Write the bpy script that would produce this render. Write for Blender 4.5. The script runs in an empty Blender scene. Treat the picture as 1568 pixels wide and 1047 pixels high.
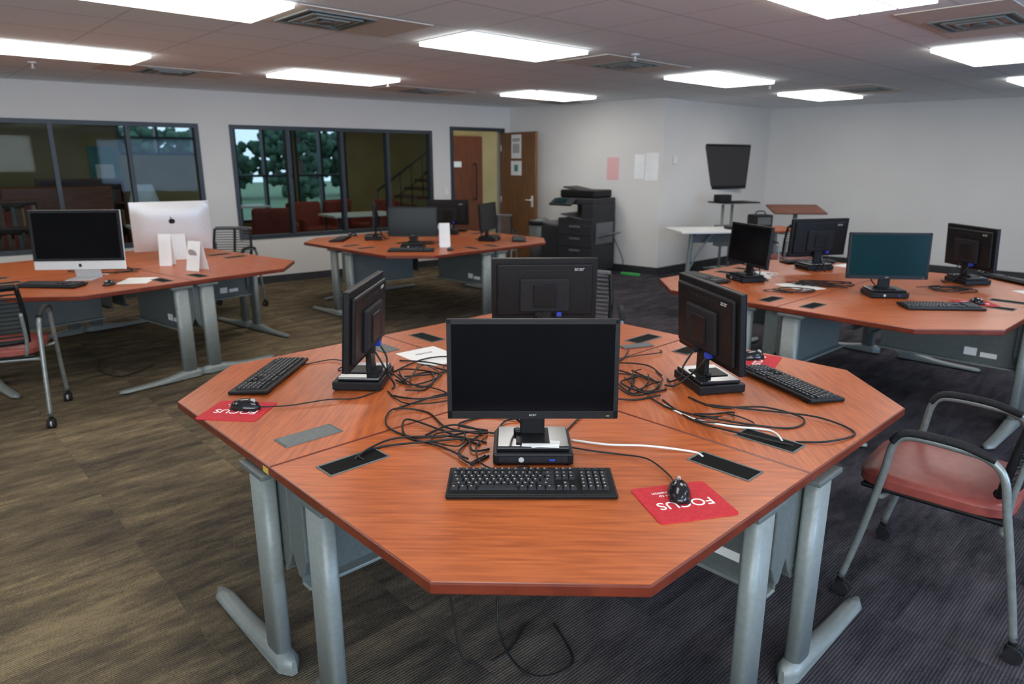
import bpy,bmesh,math,random
from mathutils import Vector,Matrix,noise
random.seed(7)
R=math.radians
scene=bpy.context.scene
# ------------------------------------------------------------------ materials
def mat(name,col,rough=.5,metal=0,emit=None,es=0,spec=.5,coat=0):
    m=bpy.data.materials.new(name);m.use_nodes=True
    b=m.node_tree.nodes['Principled BSDF']
    b.inputs['Base Color'].default_value=(*col,1);b.inputs['Roughness'].default_value=rough
    b.inputs['Metallic'].default_value=metal;b.inputs['Specular IOR Level'].default_value=spec
    b.inputs['Coat Weight'].default_value=coat
    if emit:
        b.inputs['Emission Color'].default_value=(*emit,1);b.inputs['Emission Strength'].default_value=es
    return m
def N(m,t,**k):
    n=m.node_tree.nodes.new(t)
    for a,v in k.items():
        if a in n.inputs.keys(): n.inputs[a].default_value=v
        else: setattr(n,a,v)
    return n
def L(m,a,b): m.node_tree.links.new(a,b)
def bsdf(m): return m.node_tree.nodes['Principled BSDF']
def math_n(m,op,a,b=None):
    n=N(m,'ShaderNodeMath',operation=op)
    if hasattr(a,'is_linked') : L(m,a,n.inputs[0])
    else: n.inputs[0].default_value=a
    if b is not None:
        if hasattr(b,'is_linked'): L(m,b,n.inputs[1])
        else: n.inputs[1].default_value=b
    return n.outputs[0]
def noisy(name,c1,c2,scale=(1,1,1),ns=5,rough=.5,metal=0,bump=0,detail=4,lo=.35,hi=.65,**k):
    m=mat(name,c1,rough,metal,**k)
    tc=N(m,'ShaderNodeTexCoord');mp=N(m,'ShaderNodeMapping');mp.inputs['Scale'].default_value=scale
    L(m,tc.outputs['Object'],mp.inputs['Vector'])
    n=N(m,'ShaderNodeTexNoise');n.inputs['Scale'].default_value=ns;n.inputs['Detail'].default_value=detail
    L(m,mp.outputs[0],n.inputs['Vector'])
    r=N(m,'ShaderNodeValToRGB');r.color_ramp.elements[0].position=lo;r.color_ramp.elements[1].position=hi
    r.color_ramp.elements[0].color=(*c1,1);r.color_ramp.elements[1].color=(*c2,1)
    L(m,n.outputs['Fac'],r.inputs['Fac']);L(m,r.outputs['Color'],bsdf(m).inputs['Base Color'])
    if bump:
        b=N(m,'ShaderNodeBump');b.inputs['Strength'].default_value=bump;b.inputs['Distance'].default_value=.002
        L(m,n.outputs['Fac'],b.inputs['Height']);L(m,b.outputs[0],bsdf(m).inputs['Normal'])
    return m
WOOD=noisy('cherry_laminate',(.30,.062,.015),(.52,.132,.034),(2.2,30,10),3.2,.36,bump=.03,detail=9,lo=.28,hi=.70)
WEDGE=noisy('edge_band',(.12,.020,.009),(.17,.030,.013),(3,3,3),4,.3)
UNDER=mat('underside',(.05,.035,.03),.8)
GREY=noisy('powder_coat_grey',(.20,.222,.214),(.23,.252,.244),(1,1,1),60,.42,.12)
GREYD=noisy('panel_grey',(.10,.114,.112),(.12,.135,.132),(1,1,1),60,.5,.1)
BLK=noisy('black_plastic',(.006,.006,.007),(.010,.010,.011),(1,1,1),120,.42,spec=.22)
BLKM=noisy('black_matte',(.012,.012,.014),(.018,.018,.020),(1,1,1),90,.65,spec=.2)
BLKG=mat('grommet_black',(.006,.006,.006),.8,spec=.1)
GLOSS=mat('gloss_black',(.012,.012,.014),.15)
SCREEN=noisy('lcd_screen',(.0035,.0035,.0045),(.0045,.0045,.0055),(1,1,1),3,.14,spec=.08)
SCREENT=mat('lcd_screen_teal',(.002,.020,.024),.2,spec=.1)
TVS=mat('tv_screen',(.025,.023,.028),.3)
KEY=noisy('key_plastic',(.016,.017,.019),(.024,.024,.027),(1,1,1),80,.5,spec=.3)
LEG=mat('legend_print',(.42,.42,.42),.6)
WHITE=noisy('white_paper',(.78,.78,.77),(.84,.84,.83),(1,1,1),8,.7)
WHITEP=mat('white_plastic',(.74,.74,.72),.4)
RED=noisy('mousepad_red',(.47,.024,.034),(.53,.034,.046),(1,1,1),90,.7,spec=.2)
SEAT=noisy('seat_vinyl',(.22,.045,.036),(.27,.060,.047),(1,1,1),30,.4,bump=.2)
SILV=noisy('silver_tube',(.20,.222,.218),(.25,.27,.265),(1,1,1),40,.34,.4)
ALU=noisy('aluminium',(.64,.64,.64),(.68,.68,.68),(1,1,1),60,.38,.2)
WALL=noisy('wall_paint',(.66,.635,.605),(.69,.665,.635),(1,1,1),1.5,.75)
FRAME=noisy('window_frame_dark',(.026,.035,.045),(.034,.044,.054),(1,1,1),20,.45,.2)
BASEB=noisy('baseboard_rubber',(.02,.02,.022),(.03,.03,.032),(1,1,1),20,.6)
DOORW=noisy('door_wood',(.14,.058,.018),(.20,.09,.030),(14,14,1.2),3,.4,detail=6)
DOORR=noisy('door_wood_red',(.11,.030,.009),(.15,.042,.014),(14,14,1.2),3,.6,detail=6,spec=.2)
COP=noisy('copier_plastic',(.020,.020,.023),(.030,.030,.033),(1,1,1),30,.5,spec=.3)
COPL=mat('copier_light',(.12,.12,.125),.5)
BLUE=mat('blue_connector',(.02,.05,.4),.4)
YEL=mat('yellow_edge',(.55,.38,.06),.6)
WIREB=noisy('black_cable',(.008,.008,.009),(.013,.013,.013),(1,1,1),60,.45,spec=.3)
WIREW=mat('white_cable',(.7,.7,.68),.45)
PINK=mat('pink_paper',(.72,.42,.42),.8)
MESHG=noisy('grey_mesh_fabric',(.09,.095,.10),(.13,.135,.14),(1,1,1),60,.7)
TANV=noisy('vent_panel',(.66,.60,.53),(.70,.64,.57),(1,1,1),20,.6)
TANW=noisy('lounge_wall',(.34,.255,.105),(.39,.295,.13),(1,1,1),2,.8)
TANC=noisy('lounge_carpet',(.13,.10,.07),(.18,.14,.10),(1,1,1),12,.95)
REDF=noisy('lounge_fabric',(.20,.03,.02),(.26,.045,.03),(1,1,1),12,.8)
BRW=noisy('lounge_wood',(.11,.032,.016),(.17,.055,.028),(1,1,8),3,.45)
TEAL=noisy('teal_poster',(.03,.18,.16),(.10,.3,.27),(1,1,1),5,.6)
LEAF=noisy('leaves',(.012,.045,.03),(.04,.10,.055),(1,1,1),3,.8)
GRASS=noisy('grass',(.08,.15,.08),(.13,.20,.11),(1,1,1),2,.9)
BARK=noisy('bark',(.06,.04,.03),(.1,.07,.05),(1,1,6),5,.9)
def glass():
    m=bpy.data.materials.new('window_glass');m.use_nodes=True;nt=m.node_tree;nt.nodes.clear()
    o=nt.nodes.new('ShaderNodeOutputMaterial');mx=nt.nodes.new('ShaderNodeMixShader')
    t=nt.nodes.new('ShaderNodeBsdfTransparent');t.inputs[0].default_value=(.76,.83,.84,1)
    g=nt.nodes.new('ShaderNodeBsdfGlossy');g.inputs['Roughness'].default_value=.03
    f=nt.nodes.new('ShaderNodeFresnel');f.inputs['IOR'].default_value=1.16
    nt.links.new(f.outputs[0],mx.inputs[0]);nt.links.new(t.outputs[0],mx.inputs[1]);nt.links.new(g.outputs[0],mx.inputs[2])
    nt.links.new(mx.outputs[0],o.inputs[0]);return m
GLASS=glass()
LAMP=mat('troffer_diffuser',(.9,.9,.9),.5,emit=(1,.975,.93),es=8.4)
LAMPL=mat('lounge_diffuser',(.9,.9,.9),.5,emit=(1,.85,.55),es=3.2)
GO=(-.04,5.55);GA=R(43)
def ceil_mat():
    m=mat('acoustic_tile',(.6,.6,.6),.9,spec=.1)
    tc=N(m,'ShaderNodeTexCoord');mp=N(m,'ShaderNodeMapping')
    c,s=math.cos(-GA),math.sin(-GA)
    mp.inputs['Rotation'].default_value=(0,0,-GA)
    mp.inputs['Location'].default_value=(-(c*GO[0]-s*GO[1]),-(s*GO[0]+c*GO[1])-.305,0)
    L(m,tc.outputs['Object'],mp.inputs['Vector'])
    sx=N(m,'ShaderNodeSeparateXYZ');L(m,mp.outputs[0],sx.inputs[0])
    def line(o,w):
        d=math_n(m,'DIVIDE',o,.61);f=math_n(m,'FRACT',d);a=math_n(m,'SUBTRACT',f,.5);a=math_n(m,'ABSOLUTE',a)
        return math_n(m,'GREATER_THAN',a,w)
    l=math_n(m,'MAXIMUM',line(sx.outputs[0],.487),line(sx.outputs[1],.483))
    n=N(m,'ShaderNodeTexNoise');n.inputs['Scale'].default_value=60;L(m,tc.outputs['Object'],n.inputs['Vector'])
    r=N(m,'ShaderNodeValToRGB');r.color_ramp.elements[0].color=(.84,.90,.93,1);r.color_ramp.elements[1].color=(.88,.94,.97,1)
    r.color_ramp.elements[0].position=.35;r.color_ramp.elements[1].position=.6
    L(m,n.outputs['Fac'],r.inputs['Fac'])
    mx=N(m,'ShaderNodeMixRGB');mx.inputs[2].default_value=(.70,.73,.75,1)
    L(m,l,mx.inputs[0]);L(m,r.outputs[0],mx.inputs[1]);L(m,mx.outputs[0],bsdf(m).inputs['Base Color'])
    return m
CEIL=ceil_mat()
def carpet():
    m=mat('carpet_tiles',(.1,.1,.1),1,spec=.03)
    tc=N(m,'ShaderNodeTexCoord');mp=N(m,'ShaderNodeMapping');mp.inputs['Rotation'].default_value=(0,0,-R(43))
    L(m,tc.outputs['Object'],mp.inputs['Vector'])
    br=N(m,'ShaderNodeTexBrick');br.offset=0;br.inputs['Scale'].default_value=1;br.inputs['Brick Width'].default_value=.61
    br.inputs['Row Height'].default_value=.61;br.inputs['Mortar Size'].default_value=.0012
    br.inputs['Color1'].default_value=(0,0,0,1);br.inputs['Color2'].default_value=(1,1,1,1);br.inputs['Mortar'].default_value=(.3,.3,.3,1)
    L(m,mp.outputs[0],br.inputs['Vector'])
    bx=N(m,'ShaderNodeSeparateXYZ');L(m,br.outputs['Color'],bx.inputs[0])
    sc=N(m,'ShaderNodeVectorMath',operation='SCALE');sc.inputs['Scale'].default_value=9;L(m,br.outputs['Color'],sc.inputs[0])
    def streak(scale,ns,det=5):
        st=N(m,'ShaderNodeMapping');st.inputs['Scale'].default_value=scale;L(m,mp.outputs[0],st.inputs['Vector'])
        ad=N(m,'ShaderNodeVectorMath',operation='ADD');L(m,st.outputs[0],ad.inputs[0]);L(m,sc.outputs[0],ad.inputs[1])
        n=N(m,'ShaderNodeTexNoise');n.inputs['Scale'].default_value=ns;n.inputs['Detail'].default_value=det;n.inputs['Roughness'].default_value=.7
        L(m,ad.outputs[0],n.inputs['Vector']);return n.outputs['Fac']
    s=math_n(m,'MULTIPLY',streak((2.0,7.5,1),1.5,3),.40)
    s=math_n(m,'ADD',s,math_n(m,'MULTIPLY',streak((60,85,1),2.2,6),.34))
    big=N(m,'ShaderNodeTexNoise');big.inputs['Scale'].default_value=.6;L(m,mp.outputs[0],big.inputs['Vector'])
    s=math_n(m,'ADD',s,math_n(m,'MULTIPLY',big.outputs['Fac'],.24))
    s=math_n(m,'ADD',s,math_n(m,'MULTIPLY',bx.outputs[0],.05))
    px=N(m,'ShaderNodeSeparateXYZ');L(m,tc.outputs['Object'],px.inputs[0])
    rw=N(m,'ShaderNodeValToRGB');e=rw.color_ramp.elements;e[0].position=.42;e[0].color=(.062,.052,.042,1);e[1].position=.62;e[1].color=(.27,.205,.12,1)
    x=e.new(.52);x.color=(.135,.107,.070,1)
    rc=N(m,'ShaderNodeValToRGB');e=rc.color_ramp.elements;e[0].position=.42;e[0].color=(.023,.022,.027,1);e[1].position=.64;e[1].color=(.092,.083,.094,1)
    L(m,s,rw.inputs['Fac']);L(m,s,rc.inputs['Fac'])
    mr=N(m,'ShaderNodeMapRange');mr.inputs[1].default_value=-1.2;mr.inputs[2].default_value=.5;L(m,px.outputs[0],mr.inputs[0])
    mx=N(m,'ShaderNodeMixRGB');L(m,mr.outputs[0],mx.inputs[0]);L(m,rw.outputs[0],mx.inputs[1]);L(m,rc.outputs[0],mx.inputs[2])  # warm left to cool right: carpet tones with the room's light cast painted in
    wv=N(m,'ShaderNodeTexWave');wv.bands_direction='Y';wv.inputs['Scale'].default_value=30;wv.inputs['Distortion'].default_value=.5
    L(m,mp.outputs[0],wv.inputs['Vector'])
    rr=N(m,'ShaderNodeMapRange');rr.inputs[3].default_value=.68;rr.inputs[4].default_value=1.15;L(m,wv.outputs['Fac'],rr.inputs[0])
    ml=N(m,'ShaderNodeVectorMath',operation='SCALE');L(m,mx.outputs[0],ml.inputs[0]);L(m,rr.outputs[0],ml.inputs['Scale'])
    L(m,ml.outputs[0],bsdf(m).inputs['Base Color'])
    b=N(m,'ShaderNodeBump');b.inputs['Strength'].default_value=.4;b.inputs['Distance'].default_value=.003
    L(m,wv.outputs['Fac'],b.inputs['Height']);L(m,b.outputs[0],bsdf(m).inputs['Normal'])
    return m
CARPET=carpet()
# ------------------------------------------------------------------ builder
def rotM(rot):
    if isinstance(rot,Matrix): return rot.to_4x4()
    return Matrix.Rotation(rot[2],4,'Z')@Matrix.Rotation(rot[1],4,'Y')@Matrix.Rotation(rot[0],4,'X')
class B:
    def __init__(s,M=None): s.v=[];s.f=[];s.m=[];s.sm=[];s.mats=[];s.M=M or Matrix.Identity(4)
    def mi(s,m):
        if m not in s.mats: s.mats.append(m)
        return s.mats.index(m)
    def add(s,bm,m,T=None,smooth=False,fn=None):
        M=s.M@(T or Matrix.Identity(4));o=len(s.v)
        bm.verts.index_update()
        for v in bm.verts: s.v.append(tuple(M@v.co))
        for f in bm.faces:
            s.f.append([o+v.index for v in f.verts]);s.m.append(s.mi(fn(f) if fn else m))
            s.sm.append(smooth and (len(f.verts)<=4 or smooth==2))
        bm.free()
    def box(s,c,size,m,rot=(0,0,0),bev=0,seg=2):
        bm=bmesh.new();bmesh.ops.create_cube(bm,size=1)
        for v in bm.verts: v.co=Vector((v.co.x*size[0],v.co.y*size[1],v.co.z*size[2]))
        if bev: bmesh.ops.bevel(bm,geom=bm.edges[:],offset=bev,segments=seg,affect='EDGES',profile=.5)
        s.add(bm,m,Matrix.Translation(c)@rotM(rot));return s
    def prism(s,poly,z0,z1,m,T=None,bev=0,top=None):
        bm=bmesh.new();n=len(poly)
        a=[bm.verts.new((p[0],p[1],z0)) for p in poly];b=[bm.verts.new((p[0],p[1],z1)) for p in poly]
        bm.faces.new(a[::-1]);bm.faces.new(b)
        for i in range(n): bm.faces.new((a[i],a[(i+1)%n],b[(i+1)%n],b[i]))
        bmesh.ops.recalc_face_normals(bm,faces=bm.faces[:])
        if bev:
            es=[e for e in bm.edges if abs(e.verts[0].co.z-e.verts[1].co.z)<1e-6]
            bmesh.ops.bevel(bm,geom=es,offset=bev,segments=3,affect='EDGES',profile=.5)
        fn=None
        if top: 
            bm.normal_update();fn=lambda f:top if f.normal.z>.99 else m
        s.add(bm,m,T,fn=fn);return s
    def cyl(s,p0,p1,r0,m,r1=None,seg=16,sx=1,cap=True):
        p0=Vector(p0);p1=Vector(p1);d=p1-p0
        bm=bmesh.new();bmesh.ops.create_cone(bm,cap_ends=cap,segments=seg,radius1=r0,radius2=r0 if r1 is None else r1,depth=d.length)
        q=d.to_track_quat('Z','Y').to_matrix().to_4x4()
        s.add(bm,m,Matrix.Translation((p0+p1)/2)@q@Matrix.Diagonal((sx,1,1,1)),smooth=True);return s
    def ell(s,c,r,m,rot=(0,0,0),seg=20,cut=None):
        bm=bmesh.new();bmesh.ops.create_uvsphere(bm,u_segments=seg,v_segments=seg//2+2,radius=1)
        for v in bm.verts:
            if cut is not None and v.co.z<cut: v.co.z=cut
            v.co=Vector((v.co.x*r[0],v.co.y*r[1],v.co.z*r[2]))
        s.add(bm,m,Matrix.Translation(c)@rotM(rot),smooth=2);return s
    def tube(s,pts,r,m,seg=8,sub=6,sy=1,closed=False):
        P=[Vector(p) for p in pts]
        if sub>1:
            Q=[];n=len(P)
            for i in range(n-1):
                a=P[max(i-1,0)];b=P[i];c=P[i+1];d=P[min(i+2,n-1)]
                for k in range(sub):
                    t=k/sub;Q.append(.5*((2*b)+(c-a)*t+(2*a-5*b+4*c-d)*t*t+(3*b-3*c+d-a)*t**3))
            Q.append(P[-1]);P=Q
        o=len(s.v);nrm=None;mi=s.mi(m)
        for i,p in enumerate(P):
            t=(P[min(i+1,len(P)-1)]-P[max(i-1,0)]).normalized()
            if nrm is None:
                nrm=t.orthogonal().normalized() if abs(t.z)>.9 else Vector((0,0,1)).cross(t).normalized()
            nrm=(nrm-t*nrm.dot(t)).normalized();bn=t.cross(nrm)
            for k in range(seg):
                a=2*math.pi*k/seg;s.v.append(tuple(s.M@(p+nrm*math.cos(a)*r+bn*math.sin(a)*r*sy)))
        for i in range(len(P)-1):
            for k in range(seg):
                k2=(k+1)%seg;s.f.append([o+i*seg+k,o+i*seg+k2,o+(i+1)*seg+k2,o+(i+1)*seg+k]);s.m.append(mi);s.sm.append(True)
        s.f.append([o+k for k in range(seg)][::-1]);s.m.append(mi);s.sm.append(False)
        e=o+(len(P)-1)*seg;s.f.append([e+k for k in range(seg)]);s.m.append(mi);s.sm.append(False);return s
    def text(s,txt,size,m,T,ext=.0003):
        cu=bpy.data.curves.new('t','FONT');cu.body=txt;cu.size=size;cu.extrude=ext;cu.align_x='CENTER';cu.align_y='CENTER'
        ob=bpy.data.objects.new('t',cu);scene.collection.objects.link(ob);bpy.context.view_layer.update()
        me=bpy.data.meshes.new_from_object(ob.evaluated_get(bpy.context.evaluated_depsgraph_get()))
        bm=bmesh.new();bm.from_mesh(me);s.add(bm,m,T)
        bpy.data.objects.remove(ob);bpy.data.meshes.remove(me);bpy.data.curves.remove(cu);return s
    def mesh(s,name):
        me=bpy.data.meshes.new(name);me.from_pydata(s.v,[],s.f)
        for m in s.mats: me.materials.append(m)
        me.polygons.foreach_set('material_index',s.m);me.polygons.foreach_set('use_smooth',s.sm);me.update();return me
    def put(s,name,loc=(0,0,0),rz=0): return place(s.mesh(name),name,loc,rz)
def place(me,name,loc=(0,0,0),rz=0):
    o=bpy.data.objects.new(name,me);o.location=loc;o.rotation_euler=(0,0,R(rz));scene.collection.objects.link(o);return o
# ------------------------------------------------------------------ room
H=2.445
AB=Vector((-.04,11.67));BC=Vector((2.115,9.913));CD=Vector((4.32,11.96))
dA=Vector((.797,.604)).normalized();A0=AB-dA*6.69
As=A0-dA*4.5
dD=(Vector((6.888,9.718))-CD).normalized();Dn=CD+dD*8.5
E1=Vector((5,-2.5));F1=Vector((-5.5,-3))
def frameM(p0,p1):
    d=(p1-p0);a=math.atan2(d.y,d.x)
    return Matrix.Translation((p0.x,p0.y,0))@Matrix.Rotation(a,4,'Z'),d.length
def wall(name,p0,p1,ops=(),th=.12,top=H,m=None,ext=(0,0),base=True):
    M,Ln=frameM(p0,p1);b=B(M);m=m or WALL
    def pc(x0,x1,z0,z1):
        if x1-x0>1e-4 and z1-z0>1e-4: b.box(((x0+x1)/2,th/2,(z0+z1)/2),(x1-x0,th,z1-z0),m)
    x=-ext[0]
    for (a,c,z0,z1) in ops:
        pc(x,a,0,top);pc(a,c,0,z0);pc(a,c,z1,top);x=c
    pc(x,Ln+ext[1],0,top);b.put('wall_'+name)
    if base:
        b=B(M);x=0
        for (a,c,z0,z1) in ops:
            if z0<=0.01:
                b.box(((x+a-.05)/2,-.005,.05),(a-.05-x,.01,.10),BASEB);x=c+.05
        if Ln-x>.02:b.box(((x+Ln)/2,-.005,.05),(Ln-x,.01,.10),BASEB)
        b.put('baseboard_'+name)
    return M
t0=4.5
W1=(-2.0+t0,1.90+t0,.60,2.05);W2=(2.266+t0,5.216+t0,.60,2.05);DR=(5.588+t0,6.526+t0,0,2.07)
MA=wall('windows',As,AB,[W1,W2,DR])
wall('copier',AB,BC);wall('tv',BC,CD);wall('right',CD,Dn)
WE=(6.6,10.2,.7,2.25);WF=(1.5,9.0,1.3,2.3)  # the rear opening is added to hold the fill light
wall('side',Dn,E1,[WE]);wall('rear',E1,F1,[WF]);wall('left',F1,As)
poly=[tuple(p) for p in (F1,E1,Dn,CD,BC,AB,As)]
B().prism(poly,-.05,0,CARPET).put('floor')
B().prism(poly,H,H+.04,CEIL).put('ceiling')
def window(name,op,mul,M=MA,fr=.05):
    b=B(M);a,c,z0,z1=op
    for x in [a+fr/2,c-fr/2]+mul: b.box((x,.04,(z0+z1)/2),(fr if x in(a+fr/2,c-fr/2) else .045,.11,z1-z0-.002),FRAME)
    b.box(((a+c)/2,.04,z1-fr/2),(c-a,.112,fr),FRAME);b.box(((a+c)/2,.04,z0+fr/2),(c-a,.112,fr),FRAME)
    b.box(((a+c)/2,.055,(z0+z1)/2),(c-a-.02,.004,z1-z0-.02),GLASS)
    b.put(name)
window('window_1',W1,[1.12+t0,.365+t0,-.39+t0,-1.15+t0]);window('window_2',W2,[2.998+t0,3.757+t0,4.47+t0])
b=B(MA);a,c,_,zt=DR
b.box((a-.025,.05,zt/2),(.05,.15,zt),FRAME);b.box((c+.025,.05,zt/2),(.05,.15,zt),FRAME);b.box(((a+c)/2,.05,zt+.025),(c-a+.1,.15,.05),FRAME);b.put('trim_door')
def door_leaf(name,wood,M,papers=True,side=-1):
    b=B(M);b.box((.455,0,1.03),(.91,.045,2.03),wood,bev=.003)
    for sgn in(-1,1):
        b.box((.84,sgn*.026,1.0),(.05,.008,.17),ALU,bev=.003);b.cyl((.84,sgn*.025,1.02),(.84,sgn*.075,1.02),.011,ALU)
        b.tube([(.84,sgn*.072,1.02),(.78,sgn*.074,1.02),(.73,sgn*.068,1.02)],.009,ALU)
    if papers:
        b.box((.42,side*.0245,1.83),(.26,.002,.36),WHITE);b.box((.42,side*.0245,1.5),(.28,.002,.22),WHITE);b.box((.42,side*.026,1.5),(.1,.002,.1),TEAL)
        b.box((.42,side*.026,1.93),(.2,.002,.05),LEG);b.box((.42,side*.026,1.8),(.18,.002,.14),LEG)
    for z in(.25,1.0,1.8): b.cyl((0,side*.02,z-.05),(0,side*.02,z+.05),.01,ALU)
    return b.put(name)
hp=MA@Vector((c-.01,-.03,0))
door_leaf('door_1',DOORW,Matrix.Translation(hp)@Matrix.Rotation(R(-54),4,'Z'))
# ---- lounge behind the windows
LH=2.62
b=B(MA);far=6.2
ops=[(6.4,7.75,1.75,2.35),(8.55,9.75,.35,2.35),(9.85,11.0,.35,2.35)]
x=-1.5
for (a,c,z0,z1) in ops+[(18,18,0,LH)]:
    b.box(((x+a)/2,far,LH/2),(a-x,.2,LH),TANW)
    if c>a: b.box(((a+c)/2,far,z0/2),(c-a,.2,z0),TANW);b.box(((a+c)/2,far,(z1+LH)/2),(c-a,.2,LH-z1),TANW)
    x=c
b.put('wall_lounge')
b=B(MA);b.box((-1.6,3.2,LH/2),(.2,6.2,LH),TANW);b.put('wall_lounge_left')
b=B(MA);b.box((18,3.2,LH/2),(.2,6.2,LH),TANW);b.put('wall_lounge_right')
b=B(MA);b.box((8.2,3.22,-.03),(19.8,6.2,.05),TANC);b.put('floor_lounge')
b=B(MA);b.box((8.2,3.22,LH+.03),(19.8,6.2,.05),TANW);b.put('ceiling_lounge')
for i,(a,c,z0,z1) in enumerate(ops):
    b=B(MA)
    for x in (a,c,(a+c)/2): b.box((x,far-.02,(z0+z1)/2),(.05,.2,z1-z0),FRAME)
    for z in (z0,z1,1.3 if i else 2.05): b.box(((a+c)/2,far-.02,z),(c-a,.2,.05),FRAME)
    b.put('window_%d'%(i+3))
b=B(MA);b.box((12.6,1.9,LH/2),(3.6,.12,LH),TANW);b.put('wall_corridor')
b=B(MA);b.box((11.42,1.81,1.03),(.93,.045,2.06),DOORR,bev=.003);b.box((11.30,1.783,1.55),(.2,.006,.1),WHITEP);b.tube([(11.7,1.78,.9),(11.7,1.72,.95),(11.7,1.72,1.5),(11.7,1.78,1.55)],.012,BLKM);b.put('door_2')
def lounge_chair():
    b=B();b.box((0,0,.32),(.68,.66,.22),REDF,bev=.04,seg=3);b.box((0,.28,.62),(.68,.16,.5),REDF,rot=(R(-8),0,0),bev=.05,seg=3)
    for x in(-.33,.33): b.box((x,0,.45),(.1,.66,.3),REDF,bev=.04,seg=3)
    for x in(-.28,.28):
        for y in(-.26,.26): b.cyl((x,y,0),(x,y,.22),.02,BRW)
    return b.mesh('lounge_armchair')
lc=lounge_chair()
for t,n,r in[(6.6,3.2,20),(7.4,3.6,-30),(8.0,2.3,160),(9.0,3.2,10),(9.7,4.2,200),(10.3,3.3,-80)]:
    p=MA@Vector((t,n,0));place(lc,'lounge_armchair',p,r+37)
def lounge_table(t,n):
    b=B(MA@Matrix.Translation((t,n,0)));b.box((0,0,.72),(1.2,.7,.035),WHITEP,bev=.006)
    for x in(-.5,.5):
        for y in(-.28,.28): b.cyl((x,y,0),(x,y,.71),.02,FRAME)
    return b.put('lounge_table')
lounge_table(6.3,1.4);lounge_table(9.3,1.8);lounge_table(8.2,5.2)
def bookcase(t,n,w,h):
    b=B(MA@Matrix.Translation((t,n,0)))
    b.box((0,.15,h/2),(w,.02,h),BRW);b.box((-w/2,0,h/2),(.04,.3,h),BRW);b.box((w/2,0,h/2),(.04,.3,h),BRW)
    k=int(h/.36)
    bk=[REDF,BRW,TANW,BRW,GREYD,DOORW,BRW,REDF]
    for i in range(k+1):
        z=i*h/k;b.box((0,0,min(max(z,.02),h-.02)),(w,.3,.03),BRW)
        if i<k:
            x=-w/2+.04
            while x<w/2-.06:
                tw=random.uniform(.02,.05);hh=random.uniform(.2,.29);b.box((x+tw/2,-.02,z+.02+hh/2),(tw*.94,.2,hh),random.choice(bk));x+=tw
    return b.put('bookcase')
bookcase(3.4,4.3,1.7,1.5);bookcase(5.6,5.4,1.3,1.3);bookcase(1.5,4.0,1.8,1.5);bookcase(4.0,2.2,1.5,1.1)
b=B(MA@Matrix.Translation((5.1,3.5,0)));b.box((0,.1,.62),(1.45,.35,1.2),BRW,bev=.02);b.box((0,-.18,.7),(1.4,.3,.12),BRW,bev=.02);b.box((0,-.2,.765),(1.25,.16,.012),WHITEP)
for x in(-.62,.62): b.box((x,-.28,.32),(.08,.08,.64),BRW)
b.put('upright_piano')
b=B(MA@Matrix.Translation((5.9,1.2,0)));b.cyl((0,0,0),(0,0,.03),.14,FRAME,seg=24);b.cyl((0,0,.03),(0,0,1.05),.012,FRAME);b.cyl((0,0,1.02),(0,0,1.3),.2,WHITE,r1=.12,seg=24);b.put('floor_lamp')
b=B(MA);b.box((6.1,far-.12,1.4),(.5,.02,.95),TEAL);b.box((6.1,far-.135,1.35),(.3,.01,.4),WHITE);b.put('wall_poster')
b=B(MA)
for i in range(9):
    x=10.9+i*.28;z=.18*(i+1);b.box((x,4.9,z-.09),(.28,1.1,.18 if i==0 else .06),BRW);b.cyl((x,4.32,z-.04),(x,4.32,z+.86),.012,FRAME)
b.tube([(10.9,4.32,1.0),(13.14,4.32,2.45)],.025,FRAME,sub=1);b.tube([(10.9,4.32,.55),(13.14,4.32,2.0)],.015,FRAME,sub=1);b.put('staircase')
for t,n in[(3.5,2.6),(6.2,2.6),(9.2,2.8),(11.6,3.6),(10.9,.9)]:
    b=B(MA);b.box((t,n,LH-.012),(1.22,.61,.02),LAMPL);b.put('lounge_ceiling_light')
# outdoors
b=B(MA);b.box((8,31,-.25),(80,48,.1),GRASS);b.put('lawn')
def tree(t,n,h,r,k=110):
    b=B();b.cyl((0,0,0),(0,0,h*.7),.14,BARK,r1=.07)
    for i in range(k):
        bm=bmesh.new();bmesh.ops.create_icosphere(bm,subdivisions=2,radius=1)
        a=random.uniform(0,6.28);q=math.sqrt(random.random());zz=random.uniform(-1,1)
        c=Vector((r*q*math.cos(a)*math.sqrt(1-zz*zz*.8),r*q*math.sin(a)*math.sqrt(1-zz*zz*.8),h*.6+zz*h*.38));rr=random.uniform(.06,.17)*r
        for v in bm.verts: v.co*=rr*(1+.7*noise.noise(v.co*3+c))
        b.add(bm,LEAF,Matrix.Translation(c),smooth=2)
    b.put('tree',(MA@Vector((t,n,-.2))))
for t,n,h,r in[(4,27,3.2,1.9),(7.5,29,3.0,1.8),(10.5,26,3.3,1.9),(13.5,27,3.0,2.1),(17,26,3.4,2.0),(20.5,27,3.3,2.2),(12.3,12.5,3.6,1.1),(24,28,3.4,2.2),(0,26,3.3,2.2)]: tree(t,n,h,r)
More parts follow.
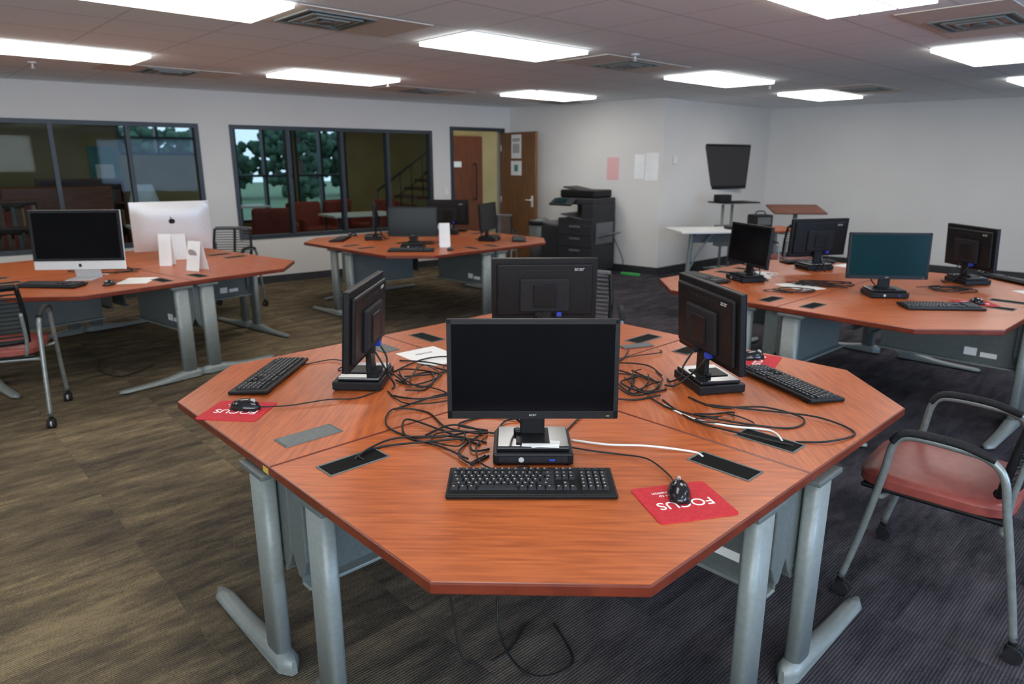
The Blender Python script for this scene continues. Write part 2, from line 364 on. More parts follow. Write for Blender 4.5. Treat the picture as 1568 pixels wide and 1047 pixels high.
# ---- ceiling fixtures
def gp(a,c): return (GO[0]+a*math.cos(GA)-c*math.sin(GA),GO[1]+a*math.sin(GA)+c*math.cos(GA))
b=B();b.box((0,0,-.015),(1.19,.58,.03),LAMP)  # lens dropped below the ceiling; its glowing sides are added to brighten it
for x,y,sx,sy in((0,.298,1.22,.014),(0,-.298,1.22,.014),(.603,0,.014,.61),(-.603,0,.014,.61)): b.box((x,y,-.003),(sx,sy,.006),WHITEP)
for y in(-.1,.1): b.box((0,y,-.031),(1.19,.010,.004),WHITEP)
tro=b.mesh('ceiling_light')
for a,c in[(-2.44,.0),(-2.44,2.55),(0,0),(0,2.6),(3.05,0),(3.05,2.5),(5.6,.05),(3.05,-2.44),(0,-2.44),(5.8,-2.35),(-2.44,-2.44),(-4.9,0),(-4.9,2.44),(-2.44,-4.88),(0,-4.88),(3.05,-4.88)]:
    x,y=gp(a,c);place(tro,'ceiling_light',(x,y,H-.002),43)
b=B();b.box((0,0,-.004),(1.2,.58,.006),TANV)
for i,s_ in enumerate((.44,.32,.20)):
    w=.016
    for x,y,sx,sy in((0,s_/2,s_,w),(0,-s_/2,s_,w),(s_/2,0,w,s_),(-s_/2,0,w,s_)): b.box((x,y,-.011-.005*i),(sx,sy,.01),GREY)
    b.box((0,0,-.0075-.0012*i),(s_-.02,s_-.02,.002),GREYD if i==0 else TANV)
b.cyl((0,0,-.03),(0,0,-.008),.05,COPL)
ven=b.mesh('ceiling_vent')
for a,c in[(-1.5,0),(1.45,0),(-1.4,3.3),(1.5,3.15),(1.5,-2.7),(5.3,-.62),(3.9,3.1)]:
    x,y=gp(a,c);place(ven,'ceiling_vent',(x,y,H-.002),43)
b=B();b.cyl((0,0,-.012),(0,0,0),.035,WHITEP);b.cyl((0,0,-.05),(0,0,-.012),.008,ALU);b.cyl((0,0,-.055),(0,0,-.05),.018,ALU);spk=b.mesh('sprinkler')
for x,y in[(1.0,5.95),(-1.35,7.9),(2.9,8.15),(-4.2,6.4),(.3,8.8)]: place(spk,'sprinkler',(x,y,H-.001),0)
# ------------------------------------------------------------------ desks
W=2.663;S=.468
def foot(b,c,d,l0=.10,l1=.52):
    d=Vector(d).normalized();s_=Vector((-d.y,d.x));n=14;o=len(b.v)
    mi=b.mi(GREY)
    for i in range(n+1):
        t=i/n;x=-l0+t*(l0+l1)
        e=min(1,math.sqrt(max(0,1-(max(0,abs(2*t-1)-.86)/.14)**2)) if abs(2*t-1)>.86 else 1);e=max(e,.25)
        w=.036*e*(1-.12*max(0,x/l1));hz=.028+.032*math.exp(-((x)/.16)**2)+.012*(1-t)
        for (q,z) in((-1,.012),(-1,hz*.62),(-.6,hz),(.6,hz),(1,hz*.62),(1,.012)):
            p=Vector(c)+d*x+s_*w*q;b.v.append(tuple(b.M@Vector((p.x,p.y,z))))
    for i in range(n):
        for k in range(6):
            k2=(k+1)%6;b.f.append([o+i*6+k,o+(i+1)*6+k,o+(i+1)*6+k2,o+i*6+k2]);b.m.append(mi);b.sm.append(k in(1,2,3))
    b.f.append([o+k for k in range(6)]);b.m.append(mi);b.sm.append(False)
    b.f.append([o+n*6+k for k in range(6)][::-1]);b.m.append(mi);b.sm.append(False)
    for x in(-l0+.04,l1-.05):
        p=Vector(c)+d*x;b.cyl((p.x,p.y,0),(p.x,p.y,.016),.017,BLKM)
def desk(lx,ly,yellow=False,open_g=True):
    b=B();g=.0015;m=(W+S)/4
    P=[(0,-g*1.5),(-m+g,-m),(-S/2,-W/2),(S/2,-W/2),(m-g,-m)]
    b.prism(P,.71,.74,WEDGE,bev=.005,top=WOOD)
    b.prism([(p[0]*.97,p[1]*.97-.01) for p in P],.7095,.7098,UNDER)
    q=.7071
    for sg in(-1,1):
        cx,cy=sg*lx,ly
        M0=b.M;b.M=M0@Matrix.Translation((cx,cy,0))@Matrix.Rotation(R(45)*sg,4,'Z')
        def oval(z0,z1,a,c_,mm):
            pts=[]
            for k in range(32):
                t=2*math.pi*k/32;ct,st=math.cos(t),math.sin(t)
                pts.append((a*math.copysign(abs(ct)**.45,ct),c_*math.copysign(abs(st)**.6,st)))
            bm=bmesh.new();A=[bm.verts.new((p[0],p[1],z0)) for p in pts];C=[bm.verts.new((p[0],p[1],z1)) for p in pts]
            bm.faces.new(A[::-1]);bm.faces.new(C)
            for k in range(32): bm.faces.new((A[k],A[(k+1)%32],C[(k+1)%32],C[k]))
            b.add(bm,mm,smooth=True)
        oval(.035,.70,.052,.026,GREY)
        b.box((0,0,.7),(.16,.075,.016),GREYD,bev=.003)
        b.M=M0
        foot(b,(cx,cy),(-sg*q,-q))
        b.box((sg*(lx-.10),ly+.14,.69),(.035,.34,.035),GREYD,rot=(0,0,R(45)*sg))
        M0=b.M;b.M=M0@Matrix.Rotation(R(-45 if sg>0 else -135),4,'Z')
        off=-sg*.055
        b.box((.66,off,.53),(.80,.012,.35),GREYD,bev=.004);b.box((.66,off-sg*.02,.36),(.80,.05,.012),GREY,bev=.003)
        b.box((.62,off,.70),(.5,.04,.015),GREYD)
        if sg>0: b.box((.80,off-.0085,.43),(.07,.003,.05),WHITE);b.box((.90,off-.0085,.42),(.09,.003,.03),WHITE)
        b.prism([(-.045,0),(.045,0),(.045,-.26),(.012,-.33),(-.012,-.33),(-.045,-.26)],-.016,.016,GREYD,T=Matrix.Translation((1.045,-sg*.045,.705))@Matrix.Rotation(R(90),4,'Z')@Matrix.Rotation(R(90),4,'X'),bev=.006)
        b.M=M0
        G=Matrix.Translation((sg*.545,-.74,.7402))@Matrix.Rotation(R(-45)*sg,4,'Z')
        M0=b.M;b.M=M0@G
        for x,y,sx,sy in((0,.041,.2,.005),(0,-.041,.2,.005),(.097,0,.005,.086),(-.097,0,.005,.086)): b.box((x,y,.001),(sx,sy,.004),GREYD,bev=.001)
        if open_g: b.box((0,0,.0004),(.19,.078,.001),BLKG)
        else: b.box((0,0,.001),(.186,.076,.003),GREYD,bev=.001)
        b.M=M0
    b.box((0,-.25,.69),(.3,.2,.035),GREYD,bev=.004)
    if yellow: b.box((.762,-.80,.722),(.035,.004,.02),YEL,rot=(0,0,R(45)))
    return b.mesh('computer_desk')
dF=desk(.60,-.91);dS=desk(.70,-.84);dSc=desk(.70,-.84,True,False)
def cluster(c,rz,meshes):
    for k,me in zip((0,-90,90,180),meshes): place(me,'computer_desk',(c[0],c[1],0),rz+k)
cluster((.095,2.59),-1.5,(dF,dSc,dS,dF))
cluster((-3.25,5.73),7,(dS,dS,dS,dS))
cluster((-.96,7.78),0,(dS,dF,dS,dS))
cluster((2.44,4.84),-3,(dS,dF,dS,dF))
# ------------------------------------------------------------------ monitor
def monitor(scr=SCREEN,pc=True,w=.51,h=.302,zb=.113,tilt=4):
    b=B();z0=0
    if pc:
        b.box((0,-.005,.021),(.235,.19,.034),BLK,bev=.005);b.box((0,-.1005,.021),(.20,.003,.02),BLKM)
        for x in(-.1,.1):
            for y in(-.085,.075): b.cyl((x,y,0),(x,y,.006),.01,BLKM)
        b.cyl((-.035,-.103,.021),(-.035,-.1015,.021),.008,LEG,seg=20)
        b.box((.055,-.1022,.02),(.016,.002,.006),BLUE)
        z0=.038
    b.box((0,0,z0+.008),(.215,.165,.014),GLOSS,bev=.005,seg=3)
    b.box((0,.0,z0+.017),(.10,.12,.004),BLK,bev=.0015)
    b.box((0,.025,z0+.07),(.075,.022,.12),BLK,bev=.006)
    b.cyl((-.045,.022,z0+.016),(-.045,.022,z0+.03),.012,BLK)
    M0=b.M;b.M=Matrix.Translation((0,0,zb))@Matrix.Rotation(R(-tilt),4,'X')
    b.box((0,.0,h/2),(w,.022,h),BLK,bev=.004)
    b.box((0,-.0112,h/2+.004),(w-.028,.002,h-.038),scr)
    for s_ in(-1,1): b.box((s_*(w/2-.007),-.0118,h/2),(.0135,.003,h-.004),BLK)
    b.box((0,-.0118,h-.007),(w-.004,.003,.013),BLK);b.box((0,-.0118,.0125),(w-.004,.003,.024),BLK)
    b.text('acer',.013,LEG,Matrix.Translation((0,-.0136,.0125))@Matrix.Rotation(R(90),4,'X'))
    b.box((w/2-.03,-.0136,.009),(.01,.001,.002),YEL)
    b.box((0,.018,h/2),(w-.05,.02,h-.05),BLK,bev=.008);b.box((0,.033,h*.42),(.24,.02,h*.55),BLKM,bev=.008)
    b.box((0,.044,h*.42),(.11,.012,.11),BLK,bev=.003)
    for i in range(12): b.box((-.11+i*.02,.0285,h-.055),(.012,.002,.012),BLKM)
    b.text('acer',.028,LEG,Matrix.Translation((-w/2+.09,.0283,h-.048))@Matrix.Rotation(R(180),4,'Z')@Matrix.Rotation(R(90),4,'X'))
    b.box((-.07,.035,.035),(.022,.03,.02),BLUE);b.box((.03,.035,.035),(.03,.03,.02),BLKM)
    b.M=M0
    b.tube([(-.07,.045,zb+.03),(-.06,.075,zb-.02),(-.02,.09,.05),(-.01,.14,.012),(.02,.17,.006)],.004,WIREB)
    b.tube([(.03,.05,zb+.03),(.035,.09,zb-.04),(.02,.10,.04),(.05,.13,.008),(.09,.13,.006)],.004,WIREB)
    return b.mesh('computer_monitor')
MN=monitor();MT=monitor(SCREENT)
DZ=.74
def mon(x,y,rz,me=MN): return place(me,'computer_monitor',(x,y,DZ),rz)
mon(.062,1.935,0);mon(-.59,2.62,-93.3);mon(.775,2.58,101);mon(.156,3.28,182)
mon(2.46,4.45,-6,MT);mon(1.75,5.06,-76);mon(2.50,5.62,192);mon(3.33,4.95,93)
mon(-1.02,7.08,-2);mon(-1.58,7.85,-78);mon(-.78,8.45,175);mon(-.26,7.75,72)
b=B();b.box((0,0,.0008),(.11,.05,.0012),WHITE,rot=(0,0,R(-6)));b.box((.01,-.016,.002),(.08,.012,.002),WHITE,rot=(0,0,R(14)));b.put('paper_slip',(.085,1.875,DZ+.0532))
def keyboard():
    b=B();w,d=.455,.155
    T=Matrix.Rotation(R(3),4,'X')
    b.M=Matrix.Translation((0,0,.004))@T
    b.box((0,0,.008),(w,d,.014),BLK,bev=.005,seg=3)
    def key(x,y,kw,kd,leg=True):
        bm=bmesh.new();bmesh.ops.create_cube(bm,size=1)
        for v in bm.verts:
            s_=.86 if v.co.z>0 else 1;v.co=Vector((v.co.x*kw*s_,v.co.y*kd*s_,v.co.z*.007))
        b.add(bm,KEY,Matrix.Translation((x,y,.0185)))
        if leg: b.box((x-kw*.12 if kw<.03 else x,y+kd*.14,.0222),(.0042,.0042,.0004),LEG)
    for i in range(13):
        x=-.211+.0095+i*.0187+(0 if i==0 else .006)+(.006 if i>4 else 0)+(.006 if i>8 else 0);key(x,.055,.0165,.012)
    pitch=.0188
    lay=[[1]*13+[2],[1.5]+[1]*12+[1.5],[1.75]+[1]*11+[2.25],[2.25]+[1]*10+[2.75],[1.25,1.25,1.25,6,1.25,1.25,1.25,1.5]]
    for r,row in enumerate(lay):
        x=-.217;y=.032-r*.0188
        for k in row:
            key(x+k*pitch/2,y,k*pitch-.0022,.0166,k<3);x+=k*pitch
    for r in range(5):
        y=.032-r*.0188
        for cidx in range(3):
            if r==2 or (r==3 and cidx!=1): continue
            key(.066+.0085+cidx*.0188,y,.0166,.0166)
        for cidx in range(4):
            key(.134+.0085+cidx*.0188,y,.0166,.0166)
    for cidx in range(3): key(.0745+cidx*.0188,.055,.0165,.012)
    for cidx in range(4): key(.1425+cidx*.0188,.055,.0165,.010,False)
    b.M=Matrix.Identity(4)
    for x in(-.19,.19): b.box((x,.065,.004),(.03,.012,.008),BLK);b.box((x,-.06,.0025),(.03,.012,.005),BLK)
    return b.mesh('keyboard')
KB=keyboard()
def kb(x,y,rz): return place(KB,'keyboard',(x,y,DZ),rz)
kb(.052,1.705,0);kb(-.99,2.68,-93.5);kb(1.09,2.58,108);kb(.16,3.60,182)
kb(2.60,4.06,-4);kb(1.45,5.12,-70);kb(2.60,5.98,185);kb(3.72,5.0,95)
kb(-1.0,6.78,0);kb(-1.95,7.8,-90);kb(-.8,8.8,180);kb(.08,7.8,90);kb(-3.28,4.80,-4)
def mouse():
    b=B();b.ell((0,0,.004),(.031,.057,.034),GLOSS,cut=0,seg=28);b.box((0,0,.003),(.052,.095,.006),BLKM,bev=.002)
    b.cyl((-.004,-.03,.029),(.004,-.03,.029),.011,LEG,seg=16);b.box((0,-.035,.0315),(.0012,.04,.006),BLKM,rot=(R(22),0,0));return b.mesh('computer_mouse')
MS=mouse()
def ms(x,y,rz,pad=False):
    place(MS,'computer_mouse',(x,y,DZ+(.0035 if pad else 0)),rz)
ms(.443,1.65,170,True);ms(-.955,2.305,80,True);ms(1.08,2.95,100,True);ms(2.90,4.18,0,True);ms(1.40,4.75,-60);ms(3.75,5.4,120);ms(-.62,6.85,0);ms(-2.9,4.86,0);ms(-1.9,8.2,-90);ms(.46,3.58,180)
def pad():
    b=B();w,d,r=.218,.188,.012;P=[]
    for cx,cy,a0 in((w/2-r,d/2-r,0),(-w/2+r,d/2-r,90),(-w/2+r,-d/2+r,180),(w/2-r,-d/2+r,270)):
        for k in range(5): a=R(a0+k*22.5);P.append((cx+r*math.cos(a),cy+r*math.sin(a)))
    b.prism(P,0,.003,RED)
    b.text('FOCUS',.050,WHITE,Matrix.Translation((0,-.012,.0033))@Matrix.Rotation(R(180),4,'Z'),ext=.0006)
    b.text('The path to\nTransformation',.017,WHITE,Matrix.Translation((-.01,.045,.0033))@Matrix.Rotation(R(180),4,'Z'))
    return b.mesh('mouse_pad')
PD=pad()
for x,y,rz in((.447,1.618,14),(-.978,2.29,-6),(1.09,2.93,60),(2.90,4.20,-8)): place(PD,'mouse_pad',(x,y,DZ),rz)
# ------------------------------------------------------------------ cables
def cable(pts,m=WIREB,r=.0034,z=.7437,name='computer_cable'):
    b=B();P=[]
    for i,p in enumerate(pts):
        zz=p[2] if len(p)>2 else z+ (.004*(i%3))
        P.append((p[0],p[1],zz))
    b.tube(P,r,m,seg=6,sub=8);return b.put(name)
cable([(.19,2.02),(.30,1.975),(.42,1.955),(.55,1.93),(.575,1.90,.741)],WIREW,.0035)
cable([(.443,1.705,.752),(.44,1.77),(.40,1.86),(.33,1.91),(.25,1.925),(.17,1.95)],r=.0025)
cable([(.05,1.785,.756),(.045,1.80,.756),(.03,1.81),(-.03,1.80),(-.09,1.84),(-.11,1.95),(-.08,2.05)],r=.0025)
cable([(0,2.06),(-.12,2.08),(-.22,2.03),(-.33,2.05),(-.42,2.14),(-.42,2.28),(-.30,2.27),(-.22,2.12),(-.12,2.06),(-.08,2.08)])
cable([(-.08,2.0),(-.15,2.02),(-.30,1.98),(-.40,1.97),(-.46,1.90),(-.44,1.875,.741)])
cable([(-.07,1.95),(-.12,1.93),(-.15,2.02),(-.28,2.05),(-.38,2.02),(-.44,1.93),(-.47,1.88,.741)])
cable([(-.07,1.90),(-.12,1.84),(-.16,1.90),(-.14,2.0),(-.10,2.08),(-.2,2.13),(-.28,2.06)])
cable([(-.08,1.90),(-.12,1.84),(-.11,1.80,.76)],r=.0035)
cable([(-.05,2.1),(-.02,2.18),(.04,2.2),(-.1,2.22),(-.18,2.14),(-.08,2.08)])
cable([(-.905,2.30,.752),(-.80,2.33),(-.68,2.38),(-.58,2.42),(-.50,2.52)],r=.0025)
cable([(-.90,2.86),(-.80,2.92),(-.72,2.85),(-.74,2.78),(-.68,2.76)],r=.0025)
cable([(-.1,1.98),(-.24,2.1),(-.36,2.18),(-.34,2.05),(-.22,1.96),(-.13,1.86)])
cable([(-.46,2.45),(-.34,2.4),(-.2,2.46),(-.14,2.6),(-.22,2.76),(-.36,2.86),(-.5,2.92)])
cable([(-.48,2.5),(-.4,2.36),(-.3,2.34),(-.22,2.42),(-.3,2.52),(-.42,2.56)],r=.0026)
cable([(-.5,2.75),(-.4,2.92),(-.28,2.95),(-.2,2.85),(-.3,2.72),(-.44,2.66)])
cable([(.18,2.1),(.26,2.26),(.36,2.38),(.46,2.4),(.56,2.44)])
cable([(.60,2.52),(.46,2.44),(.40,2.56),(.34,2.72),(.44,2.86),(.58,2.82),(.62,2.7)])
cable([(.52,2.42),(.58,2.28),(.74,2.16),(.92,2.12),(1.0,2.2),(.9,2.3),(.74,2.32),(.66,2.42)])
cable([(.56,2.40),(.62,2.18),(.76,2.04),(.88,1.98,.742)])
cable([(.44,2.92),(.56,2.98),(.68,3.02),(.7,3.1,.742)],r=.0026)
def tangle(cx,cy,rx,ry,n,k=7,m=WIREB):
    for i in range(n):
        pts=[];a=random.uniform(0,6.28);ox=random.uniform(-.3,.3)*rx;oy=random.uniform(-.3,.3)*ry
        for j in range(k):
            a+=random.uniform(.6,1.7);q=random.uniform(.25,1)
            pts.append((cx+ox+rx*q*math.cos(a),cy+oy+ry*q*math.sin(a),.7437+random.uniform(0,.012)))
        cable(pts,m,r=random.choice((.0025,.0032,.0038)))
tangle(-.37,2.66,.10,.18,4,6);tangle(.53,2.62,.12,.16,4,6);tangle(.76,2.22,.17,.10,2,6);tangle(-.2,2.05,.09,.11,1,6)
cable([(.55,2.35),(.62,2.2),(.72,2.12),(.85,2.1),(.86,2.02,.741)],WIREW,.0035)
cable([(.70,2.35),(.88,2.28),(1.05,2.2),(1.12,2.08),(1.0,2.0),(.9,2.01,.742)])
cable([(.45,2.5),(.5,2.68),(.42,2.8),(.5,2.95),(.55,3.1)])
cable([(-.42,2.3),(-.3,2.42),(-.2,2.5),(-.22,2.7),(-.33,2.8)])
tangle(2.25,4.85,.25,.15,6);tangle(3.0,4.65,.2,.15,4);tangle(1.95,4.6,.2,.12,3);tangle(2.0,5.35,.15,.15,2,m=WIREW);tangle(-.95,7.4,.3,.15,4);tangle(-3.3,5.5,.35,.15,3)
def fl(pts): 
    b=B();b.tube([(x,y,z) for x,y,z in pts],.004,WIREB,seg=6,sub=8);b.put('power_cable')
fl([(-.25,2.0,.5),(-.2,1.95,.2),(-.15,1.9,.006),(-.02,1.95,.006),(.05,2.1,.006)])
fl([(.0,2.1,.45),(-.05,2.0,.1),(.05,1.85,.006),(.2,1.9,.006),(.15,2.1,.006)])
fl([(-2.9,5.3,.006),(-3.0,5.0,.006),(-3.3,5.2,.006),(-3.5,5.6,.006)])
b=B();b.box((0,0,.004),(.16,.05,.006),GREYD,bev=.001,rot=(0,0,R(20)));b.put('cable_tray_lid',(.60,3.17,DZ))
b=B();b.box((0,0,.0006),(.21,.28,.001),WHITE);b.text('Notice',.03,BLKM,Matrix.Translation((0,.06,.0012)));b.put('paper_sheet',(-.37,3.0,DZ),40)
b=B();b.box((0,0,.004),(.20,.09,.008),WHITE,bev=.001);b.put('paper_stack',(.17,3.05,DZ),5)
# ------------------------------------------------------------------ chair
def chair(back=BLK):
    b=B();r=.0135
    for sx in(-1,1):
        x=sx*.275
        b.tube([(x,.275,.075),(x,.235,.3),(x,.195,.5),(x,.17,.62),(x,.12,.672),(x,.03,.685),(x,-.08,.688),(x,-.135,.675),(x,-.16,.63),(x,-.175,.52),(x,-.215,.3),(x,-.265,.075)],r,SILV,seg=10)
        b.tube([(x,.14,.675),(x,.04,.699),(x,-.07,.702),(x,-.13,.692),(x,-.16,.655)],.018,BLKM,seg=10,sy=.8)
        for y in(.275,-.265):
            b.cyl((x,y,.06),(x,y,.09),.012,BLKM)
            for o in(-.014,.014): b.cyl((x+o-.008,y+.008,.029),(x+o+.008,y+.008,.029),.029,BLKM,seg=20)
            b.cyl((x-.006,y+.008,.029),(x+.006,y+.008,.029),.02,ALU,seg=16);b.box((x,y+.003,.055),(.03,.036,.014),BLK,bev=.004)
    b.tube([(-.272,-.19,.44),(-.2,-.17,.425),(.2,-.17,.425),(.272,-.19,.44)],.011,SILV,seg=8)
    b.tube([(-.272,.21,.42),(-.2,.18,.425),(.2,.18,.425),(.272,.21,.42)],.011,SILV,seg=8)
    b.box((0,-.03,.445),(.46,.45,.02),BLK,bev=.009)
    bm=bmesh.new();bmesh.ops.create_cube(bm,size=1);bmesh.ops.subdivide_edges(bm,edges=bm.edges[:],cuts=8,use_grid_fill=True)
    for v in bm.verts:
        x,y,z=v.co*2;rr=(abs(x)**5+abs(y)**5)**.2;mx=max(abs(x),abs(y)) or 1;k=mx/max(rr,1e-6) if mx>0 else 1
        e=max(abs(x),abs(y));v.co=Vector((x*k*.245,y*k*.245-.035,.475+z*.026*(1-.35*e**6)+.008*(1-e*e)*(z>0)))
    b.add(bm,SEAT,smooth=2)
    def arc(z,w,y): 
        return [(w*t,y-.045*(t*t)+(.018),z) for t in(-1,-.5,0,.5,1)]
    for i in range(13):
        t=i/12;z=.545+t*.32;y=.185+t*.07;b.tube(arc(z,.205+.008*math.sin(t*3.14),y),.0112 if back is not BLK else .0095,back,seg=6,sub=3,sy=.55)
    for s_ in(-1,1):
        b.tube([(s_*.205,.16,.53),(s_*.215,.185,.7),(s_*.205,.22,.88)],.014,BLK,seg=8)
        b.tube([(s_*.17,.12,.44),(s_*.19,.185,.455),(s_*.205,.195,.55),(s_*.205,.22,.72)],.011,SILV,seg=8)
    b.tube(arc(.885,.205,.263),.017,back,seg=8);b.tube(arc(.535,.205,.182),.017,BLK,seg=8)
    b.tube([(0,.202,.53),(0,.24,.7),(0,.275,.88)],.016,BLK,seg=8)
    return b.mesh('office_chair')
CH=chair();CHG=chair(MESHG)
def ch(x,y,f,me=CH): place(me,'office_chair',(x,y,0),f+90)
ch(1.635,2.31,137);ch(-3.22,4.12,113);ch(-3.12,7.42,-95,CHG);ch(.42,4.28,-97,CHG);ch(-.25,9.25,-100,CHG);ch(3.35,8.2,100);ch(3.85,3.25,120)
# ------------------------------------------------------------------ iMacs
def imac():
    b=B();w=.65
    M0=b.M;b.M=Matrix.Translation((0,0,.075))@Matrix.Rotation(R(-4),4,'X')
    b.box((0,.004,.22),(w,.012,.44),ALU,bev=.004)
    bm=bmesh.new();bmesh.ops.create_grid(bm,x_segments=16,y_segments=12,size=1)
    for v in bm.verts:
        x,z=v.co.x,v.co.y;v.co=Vector((x*w*.495,.010+.04*(1-x**4)*(1-z**4),.22+z*.215))
    b.add(bm,ALU,smooth=2)
    b.box((0,-.004,.252),(w-.004,.006,.374),GLOSS,bev=.002);b.box((0,-.0075,.252),(w-.05,.001,.335),SCREEN);b.ell((0,-.0035,.032),(.011,.001,.013),BLKM)
    for x,z,rx,rz_ in((-.008,.27,.018,.022),(.008,.27,.018,.022)): b.ell((x,.0503,z),(rx,.002,rz_),BLKM)
    b.ell((.006,.050,.302),(.005,.002,.01),BLKM,rot=(0,R(25),0))
    b.M=M0
    b.box((0,.085,.11),(.19,.008,.24),ALU,rot=(R(14),0,0),bev=.003);b.box((0,.025,.004),(.19,.18,.007),ALU,bev=.003)
    b.tube([(0,.09,.1),(.02,.14,.03),(.1,.2,.006)],.004,WIREW)
    return b.mesh('all_in_one_computer')
IM=imac();place(IM,'all_in_one_computer',(-3.24,5.1,DZ),6);place(IM,'all_in_one_computer',(-3.10,6.28,DZ),212)
def tent(x,y,rz,w=.11,h=.22,disc=False):
    b=B();b.box((0,-.03,h/2),(w,.002,h),WHITE,rot=(R(-12),0,0));b.box((0,.03,h/2),(w,.002,h),WHITE,rot=(R(12),0,0))
    if disc: b.cyl((0,-.032,h*.6),(0,-.037,h*.59),w*.3,LEG,seg=24)
    b.put('tent_sign',(x,y,DZ),rz)
tent(-2.95,5.83,10,.10,.27,False);tent(-2.57,5.55,-20,.13,.24,True);tent(-.70,7.12,10,.11,.25)
for x,y,rz in((-2.8,5.05,10),(2.05,4.80,20),(1.9,5.3,-10),(2.9,5.75,30),(3.55,4.5,0)):
    b=B();b.box((0,0,.0006),(.21,.28,.001),WHITE);b.put('paper_sheet',(x,y,DZ),rz)
# ------------------------------------------------------------------ TV
MC,_=frameM(BC,CD)
b=B(Matrix.Translation((3.30,10.98,1.52))@Matrix.Rotation(R(35),4,'Z')@Matrix.Rotation(R(3),4,'X'))
w,h=1.15,.68
b.box((0,0,0),(w,.06,h),BLK,bev=.01);b.box((0,-.031,.01),(w-.08,.003,h-.09),TVS);b.box((0,.06,0),(.7,.08,.45),BLKM,bev=.01);b.box((0,.16,0),(.12,.2,.12),BLKM);b.box((0,.12,-.05),(.5,.02,.3),BLKM)
b.put('wall_tv')
b=B(MC);b.box((.28,-.012,1.62),(.08,.024,.11),WHITEP,bev=.004);b.put('thermostat')
b=B(MC);b.box((1.7,-.006,.42),(.075,.012,.115),WHITEP,bev=.003);b.put('wall_outlet')
MD,_=frameM(CD,Dn)
b=B(MD);b.box((2.9,-.006,.42),(.075,.012,.115),WHITEP,bev=.003);b.box((2.9,-.013,.42),(.03,.003,.07),BLKM);b.put('wall_outlet')
b=B(MA);b.box((5.45+t0,-.006,1.15),(.08,.012,.12),WHITEP,bev=.003);b.put('light_switch')
MB,_=frameM(AB,BC)
b=B(MB);b.box((1.98,-.003,1.5),(.2,.004,.32),PINK);b.put('wall_notice')
b=B(MB);b.box((2.42,-.003,1.53),(.16,.004,.34),WHITE);b.put('wall_notice')
b=B(MB);b.box((2.62,-.003,1.53),(.2,.004,.38),WHITE);b.put('wall_notice')
# ------------------------------------------------------------------ copier
b=B()
b.box((.08,0,.43),(.60,.62,.76),COP,bev=.012)
for x in(-.17,.33):
    for y in(-.25,.25): b.cyl((x-.012,y,.03),(x+.012,y,.03),.03,BLKM);
for i,z in enumerate((.14,.31,.48,.65)):
    b.box((.08,-.312,z),(.57,.015,.155),COP,bev=.005);b.box((.08,-.322,z+.045),(.18,.01,.025),COPL,bev=.003)
b.box((-.40,.02,.36),(.34,.56,.64),COP,bev=.015);b.box((-.40,-.264,.36),(.31,.012,.56),COP,bev=.004);b.box((-.40,0,.70),(.30,.5,.03),COPL,bev=.006,rot=(0,R(8),0))
b.box((.28,.0,.90),(.20,.60,.22),COP,bev=.01);b.box((.0,.24,.90),(.42,.14,.22),COP,bev=.01)
b.box((-.02,-.05,.83),(.36,.46,.02),COPL,bev=.004,rot=(0,R(10),0))
b.box((.06,0,1.05),(.64,.60,.09),COP,bev=.015);b.box((.02,.05,1.15),(.60,.48,.11),BLK,bev=.025,seg=3);b.box((-.10,.05,1.215),(.34,.36,.02),COP,bev=.006,rot=(0,R(9),0))
b.box((-.10,-.37,1.04),(.38,.17,.03),COP,rot=(R(28),0,0),bev=.006);b.box((-.12,-.385,1.058),(.18,.10,.004),SCREENT,rot=(R(28),0,0))
b.box((.47,-.02,.58),(.22,.34,.02),COPL,bev=.004,rot=(0,R(-18),0));b.box((.385,0,.6),(.02,.45,.3),COPL,bev=.004)
b.tube([(.37,.3,.5),(.5,.35,.2),(.55,.3,.006),(.7,.25,.006)],.006,WIREB)
b.put('photocopier',(1.04,10.22,0),-39.2)
b=B();b.cyl((0,0,0),(0,0,.66),.15,GREYD,r1=.175,seg=28);b.cyl((0,0,.64),(0,0,.70),.182,BLKM,r1=.178,seg=28);b.cyl((0,0,.70),(0,0,.74),.17,GREY,r1=.10,seg=28);b.put('trash_can',(.44,10.9,0))
# ------------------------------------------------------------------ training table by the TV
b=B();b.box((-.42,0,.725),(.84,.62,.03),WHITEP,bev=.006);b.box((.42,0,.725),(.83,.62,.03),WOOD,bev=.006)
for x in(-.62,.62):
    b.tube([(x,-.28,.03),(x,-.1,.09),(x,0,.11),(x,.1,.09),(x,.28,.03)],.022,SILV);b.tube([(x,0,.10),(x*.97,.0,.4),(x*.94,0,.70)],.03,GREY,seg=10);b.box((x*.94,0,.695),(.06,.44,.03),GREYD)
    b.tube([(x,0,.15),(x*.75,0,.45),(x*.45,0,.69)],.012,GREY)
    for y in(-.28,.28): b.cyl((x-.01,y,.022),(x+.01,y,.022),.022,BLKM)
b.box((0,.1,.62),(1.1,.02,.14),GREYD,bev=.005)
b.put('training_table',(2.95,9.15,0),8)
b=B();b.box((0,0,.012),(.24,.18,.024),BLKM,bev=.004);b.box((.05,.02,.034),(.12,.1,.02),YEL,bev=.004);b.put('supply_box',(2.95,9.1,DZ+.001),10)
b=B();b.box((0,0,.0006),(.21,.28,.001),WHITE);b.put('paper_sheet',(2.55,9.1,DZ+.001),20)
b=B();b.box((0,0,.09),(.26,.20,.18),BLKM,bev=.01);b.box((0,-.101,.10),(.2,.004,.1),GREYD);b.tube([(-.08,0,.18),(-.05,0,.22),(.05,0,.22),(.08,0,.18)],.008,BLK);b.put('equipment_bag',(3.3,9.2,DZ+.001),15)
b=B()
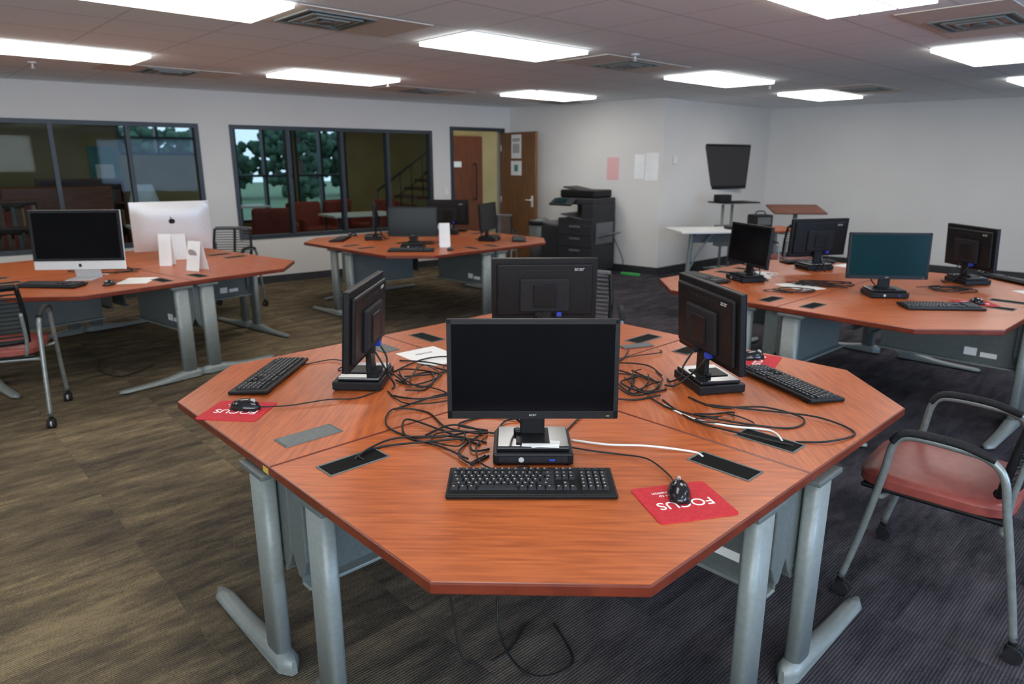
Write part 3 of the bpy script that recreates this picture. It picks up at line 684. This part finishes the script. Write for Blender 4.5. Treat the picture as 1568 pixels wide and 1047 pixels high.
for a in range(4):
    q=R(45+90*a);b.tube([(0,0,.09),(.28*math.cos(q),.28*math.sin(q),.06)],.018,GREY,sub=1);b.cyl((.28*math.cos(q)-.01,.28*math.sin(q),.025),(.28*math.cos(q)+.01,.28*math.sin(q),.025),.025,BLKM)
b.cyl((-.08,0,.08),(-.08,0,1.0),.02,GREY);b.cyl((.08,0,.08),(.08,0,1.0),.02,GREY);b.box((.1,0,1.03),(.62,.40,.02),BLK,bev=.008);b.box((-.06,.05,1.09),(.2,.16,.1),BLKM,bev=.01);b.box((0,.05,.55),(.25,.14,.3),GREYD,bev=.01)
b.box((0,0,.07),(.3,.3,.04),GREY,bev=.01)
b.put('laptop_cart',(3.12,10.05,0),20)
b=B();b.box((0,0,.94),(.72,.5,.025),BRW,bev=.006,rot=(R(10),0,0));b.cyl((0,0,.06),(0,0,.92),.03,GREY);b.tube([(-.3,0,.05),(0,0,.09),(.3,0,.05)],.025,GREY);b.tube([(0,-.25,.05),(0,0,.09),(0,.25,.05)],.025,GREY);b.box((0,0,.91),(.3,.25,.03),GREYD)
b.put('lectern',(4.05,9.9,0),-5)
b=B();b.box((0,0,.02),(.3,.05,.035),mat('green_plastic',(.05,.4,.1),.5),bev=.005);b.put('power_strip',(1.72,9.85,0),-39)
# ------------------------------------------------------------------ daylight from the side window; rear window and lamp added to brighten the ceiling
def daylight(nm,M,op,pw,col):
    a,c,z0,z1=op
    l=bpy.data.lights.new(nm,'AREA');l.shape='RECTANGLE';l.size=c-a-.1;l.size_y=z1-z0-.1;l.energy=pw;l.color=col
    o=bpy.data.objects.new(nm,l);scene.collection.objects.link(o)
    o.location=M@Vector(((a+c)/2,-.03,(z0+z1)/2));d=M.to_3x3()@Vector((0,-1,0));o.rotation_euler=d.to_track_quat('-Z','Y').to_euler()
ME,_=frameM(Dn,E1);MF,_=frameM(E1,F1)
daylight('daylight_side',ME,WE,200,(.42,.64,1));daylight('fill_rear',MF,WF,230,(.86,.94,1))
window('window_6',WE,[7.8,9.0],M=ME);window('window_7',WF,[3.4,5.25,7.1],M=MF)
w=bpy.data.worlds.new('World');scene.world=w;w.use_nodes=True
bg=w.node_tree.nodes['Background'];bg.inputs[0].default_value=(.66,.83,1,1);bg.inputs[1].default_value=1.6
# ------------------------------------------------------------------ camera
cam=bpy.data.cameras.new('Camera');co=bpy.data.objects.new('Camera',cam);scene.collection.objects.link(co)
cam.lens=24;cam.sensor_width=36;co.location=(0,0,1.6);co.rotation_euler=(R(90-14.8),0,0)
cam.dof.use_dof=True;cam.dof.focus_distance=1.98;cam.dof.aperture_fstop=3.5
cam.clip_start=.05
scene.camera=co
try:
    scene.view_settings.view_transform='Standard';scene.view_settings.look='None'
except Exception as e: print(e)
